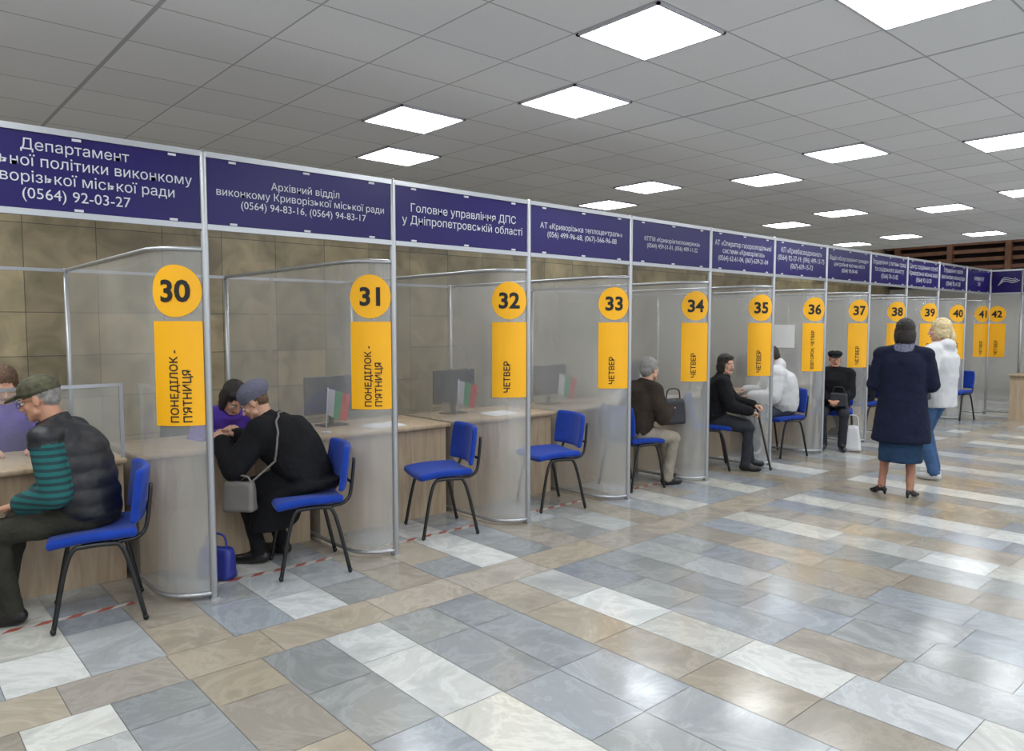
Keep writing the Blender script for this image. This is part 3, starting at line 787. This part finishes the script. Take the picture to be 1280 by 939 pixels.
# 2 clerk behind desk 30
person('seated_clerk', (-1.64, .71), (1, 0), dict(lean=18, skin=SKIN2, hairm=H_BROWN, hair='long', mats=dict(top=F_PURP, bottom=F_DKGREY, shoe=F_SHOE, skin=SKIN2),
    wR=(.16, .42, .80), wL=(-.16, .42, .80), hp=-25, disp=.004, bulk=.015, aR=(.1, .3, .09), aL=(-.1, .3, .09), scale=.97))
# 3 woman in black coat, booth 31
def coat3(mb, J, lab):
    T = lab('top')
    for k in 'RL': mb.cone(J['pel'], J['k'+k], .125, .09, T)
    mb.loft([((0, -.08, .60), XR, XF, .22, .17), ((0, .0, .55), XR, XF, .24, .22), ((0, .14, .50), XR, XF, .24, .22), ((0, .24, .40), XR, XF, .24, .16), ((.0, .27, .25), XR, XF, .25, .14)], T)
person('seated_woman_in_beret', (-.26, 2.22), (-.74, -.67), dict(lean=41, bulk=.068, sw=.175, skin=SKIN2, hairm=H_BROWN, hair='plain', hat='beret', hatm=F_BERET, coat=True, scale=.95,
    mats=dict(top=F_BLACK, bottom=F_BLACK, shoe=F_SHOE, skin=SKIN2), wR=(.14, .60, .84), wL=(-.16, .56, .84), hp=-34, aR=(.12, .27, .09), aL=(-.1, .34, .09), extra=coat3, hy=10, voxel=.012,
    strap=([(.12, .28, .96), (-.02, .22, .98), (-.14, .16, .92), (-.24, .14, .82), (-.28, .18, .70)], [(-.30, .24, .64), (-.31, .30, .60)], F_BAG)))
bag('crossbody_handbag', (-.30, 1.76, .40), (.21, .09, .19), F_BAG, math.radians(42), [(-.08, 0, .17), (-.05, .0, .22), (.05, .0, .22), (.08, .0, .17)])
bag('blue_shopping_bag', (-.33, 1.62, .0), (.24, .12, .2), F_BLUEBAG, .6)
# 4 clerk behind desk 31
person('seated_clerk', (-1.62, 2.06), (1, 0.02), dict(lean=50, skin=SKIN2, hairm=H_DARK, hair='bob', mats=dict(top=F_PURP, bottom=F_DKGREY, shoe=F_SHOE, skin=SKIN2),
    wR=(.2, .66, .80), wL=(-.2, .62, .80), hp=-44, disp=.004, bulk=.03, aR=(.1, .3, .09), aL=(-.1, .3, .09)))
# 5 grey-haired woman booth 34
person('seated_woman_grey_hair', (-.31, 5.60), (.3, .95), dict(lean=18, bulk=.06, skin=SKIN2, hairm=H_GREY, hair='short', mats=dict(top=F_BROWN, bottom=F_BEIGE, shoe=F_SHOE, skin=SKIN2), scale=.92,
    wR=(.1, .38, .80), wL=(-.1, .38, .80), aR=(.09, .36, .09), aL=(-.07, .48, .09), curl=.9, thigh=.012, cuff=.025, hy=8, hp=-6))
bag('dark_handbag', (-.15, 6.0, .585), (.26, .12, .25), F_BAGB, 1.2)
# 6 dark-haired woman with cane booth 35
person('seated_woman_dark_hair', (-.38, 7.02), (.8, .6), dict(lean=14, bulk=.055, skin=SKIN2, hairm=H_DARK, hair='bob', mats=dict(top=F_BLACK, bottom=F_DKGREY, shoe=F_SHOE, skin=SKIN2), scale=.91,
    wR=(.16, .42, .70), wL=(-.02, .48, .76), aR=(.2, .38, .09), aL=(-.12, .46, .09), curl=1.0, hy=-45, hp=-3, thigh=.014, cuff=.02))
mb = MB(); mb.tube(bez([(.16, 7.33, .012), (.0, 7.31, .64), (-.0, 7.31, .70), (-.03, 7.28, .715), (-.07, 7.25, .705)], 6), .0105, 0, 10); mb.cone((.16, 7.33, .016), (.157, 7.33, .03), .016, .014); mb.obj('walking_cane', [F_SHOE])
# 7 white jacket booth 36
def hood7(mb, J, lab): mb.ell(J['neck']-J['fw']*.07+J['sp']*.02, (.13, .09, .09), lab('top'))
person('seated_person_in_white_jacket', (-.24, 8.32), (-.75, -.66), dict(lean=16, bulk=.08, skin=SKIN, hairm=H_DARK, hair='short', mats=dict(top=F_WHITE, bottom=F_GREYJ, shoe=F_SNK, skin=SKIN), scale=.97,
    wR=(.16, .42, .78), wL=(-.18, .42, .74), hp=-24, aR=(.1, .30, .09), aL=(-.12, .36, .09), extra=hood7))
# 8 elderly man booth 37
person('seated_elderly_man', (-.13, 9.38), (.42, -.9), dict(lean=8, bulk=.055, sw=.185, skin=SKIN, hairm=H_GREY, hair='plain', hat='flatcap', hatm=F_BLACK, mats=dict(top=F_BLACK, bottom=F_DKGREY, shoe=F_SHOE, skin=SKIN),
    wR=(.07, .32, .70), wL=(-.07, .34, .70), aR=(.12, .36, .09), aL=(-.12, .38, .09), curl=.8, hy=8, hp=-6, scale=.9, thigh=.012, cuff=.02))
bag('dark_handbag', (.05, 9.12, .54), (.22, .1, .18), F_BAGB, .3)
bag('white_plastic_bag', (.20, 9.2, .0), (.22, .14, .32), F_WBAG, .4, sag=.4)
# 9 person booth 38
person('seated_visitor', (-.3, 10.70), (-.8, -.6), dict(lean=14, bulk=.04, skin=SKIN2, hairm=H_DARK, hair='bob', mats=dict(top=F_BLACK, bottom=F_DKGREY, shoe=F_SHOE, skin=SKIN2), scale=.97,
    wR=(.16, .42, .78), wL=(-.18, .42, .76), aR=(.1, .3, .09), aL=(-.12, .35, .09), voxel=.016))
# 10 standing woman navy coat
def coat10(mb, J, lab):
    T, K = lab('top'), lab('skirt')
    mb.loft([((0, 0, 1.12), XR, XF, .185, .145), ((0, 0, .92), XR, XF, .215, .17), ((0, 0, .72), XR, XF, .24, .19), ((0, 0, .555), XR, XF, .26, .205), ((0, 0, .54), XR, XF, .255, .2)], T)
    mb.loft([((0, 0, .8), XR, XF, .18, .14), ((0, 0, .36), XR, XF, .195, .155), ((0, 0, .345), XR, XF, .19, .15)], K)
    n = J['neck']; mb.loft([(n-V((0, 0, .05)), XR, XF, .12, .11), (n+V((0, 0, .0)), XR, XF, .1, .095), (n+V((0, 0, .045)), XR, XF, .08, .08)], lab('scarf'))
person('standing_woman_in_navy_coat', (1.58, 7.05), (-.35, .94), dict(stand=True, bulk=.045, scale=.945, sw=.175, skin=SKIN2, hairm=H_DARK, hair='bob', coat=True,
    mats=dict(top=F_NAVY, bottom=F_SKIRT, skirt=F_SKIRT, shin=F_TIGHTS, shoe=F_SHOE, scarf=F_SCARF, skin=SKIN2), wR=(.15, .24, 1.06), wL=(-.15, .24, 1.06), epR=(.6, -1, -.6), epL=(-.6, -1, -.6),
    aR=(.09, -.02, .09), aL=(-.15, .06, .09), fdR=(.5, 1, 0), fdL=(-.7, .8, 0), heels=True, cuff=-.004, shinw=-.008, extra=coat10, hy=15, hp=-4, curl=.6))
# 11 standing blond woman
def coat11(mb, J, lab):
    mb.loft([((0, 0, 1.1), XR, XF, .19, .145), ((0, 0, .9), XR, XF, .205, .16), ((0, 0, .78), XR, XF, .205, .16)], lab('top'))
    mb.ell(J['neck']-V((0, .07, .01)), (.12, .08, .08), lab('top'))
person('standing_blond_woman', (1.50, 8.17), (-.92, .1), dict(stand=True, bulk=.045, scale=.95, skin=SKIN2, hairm=H_BLOND, hair='long',
    mats=dict(top=F_WHITE, bottom=F_JEANS, shoe=F_SNK, skin=SKIN2), wR=(.2, .22, 1.02), wL=(-.22, .12, .92), aR=(.09, .05, .09), aL=(-.1, -.03, .09), extra=coat11, hy=10, hp=-5, cuff=.018, shinw=.008, curl=.6))
bag('small_shoulder_bag', (1.47, 7.86, .82), (.17, .08, .2), F_BAGB, 1.45, [(-.06, 0, .18), (-.05, .08, .45), (0, .2, .62), (.04, .1, .45), (.06, 0, .18)])

# ---------------------------------------------------------------- world & camera
w = bpy.data.worlds.new('world'); scene.world = w; w.use_nodes = True
w.node_tree.nodes['Background'].inputs[0].default_value = (.78, .86, 1, 1); w.node_tree.nodes['Background'].inputs[1].default_value = 2.8

cam = bpy.data.cameras.new('camera'); co = bpy.data.objects.new('camera', cam); COL.objects.link(co)
cam.sensor_width = 36; cam.lens = 930/1280*36; cam.clip_start = .05; cam.clip_end = 100
co.location = (4.24, 0, 1.56); co.rotation_euler = (math.radians(90-3.9), 0, math.radians(48.46))
scene.camera = co
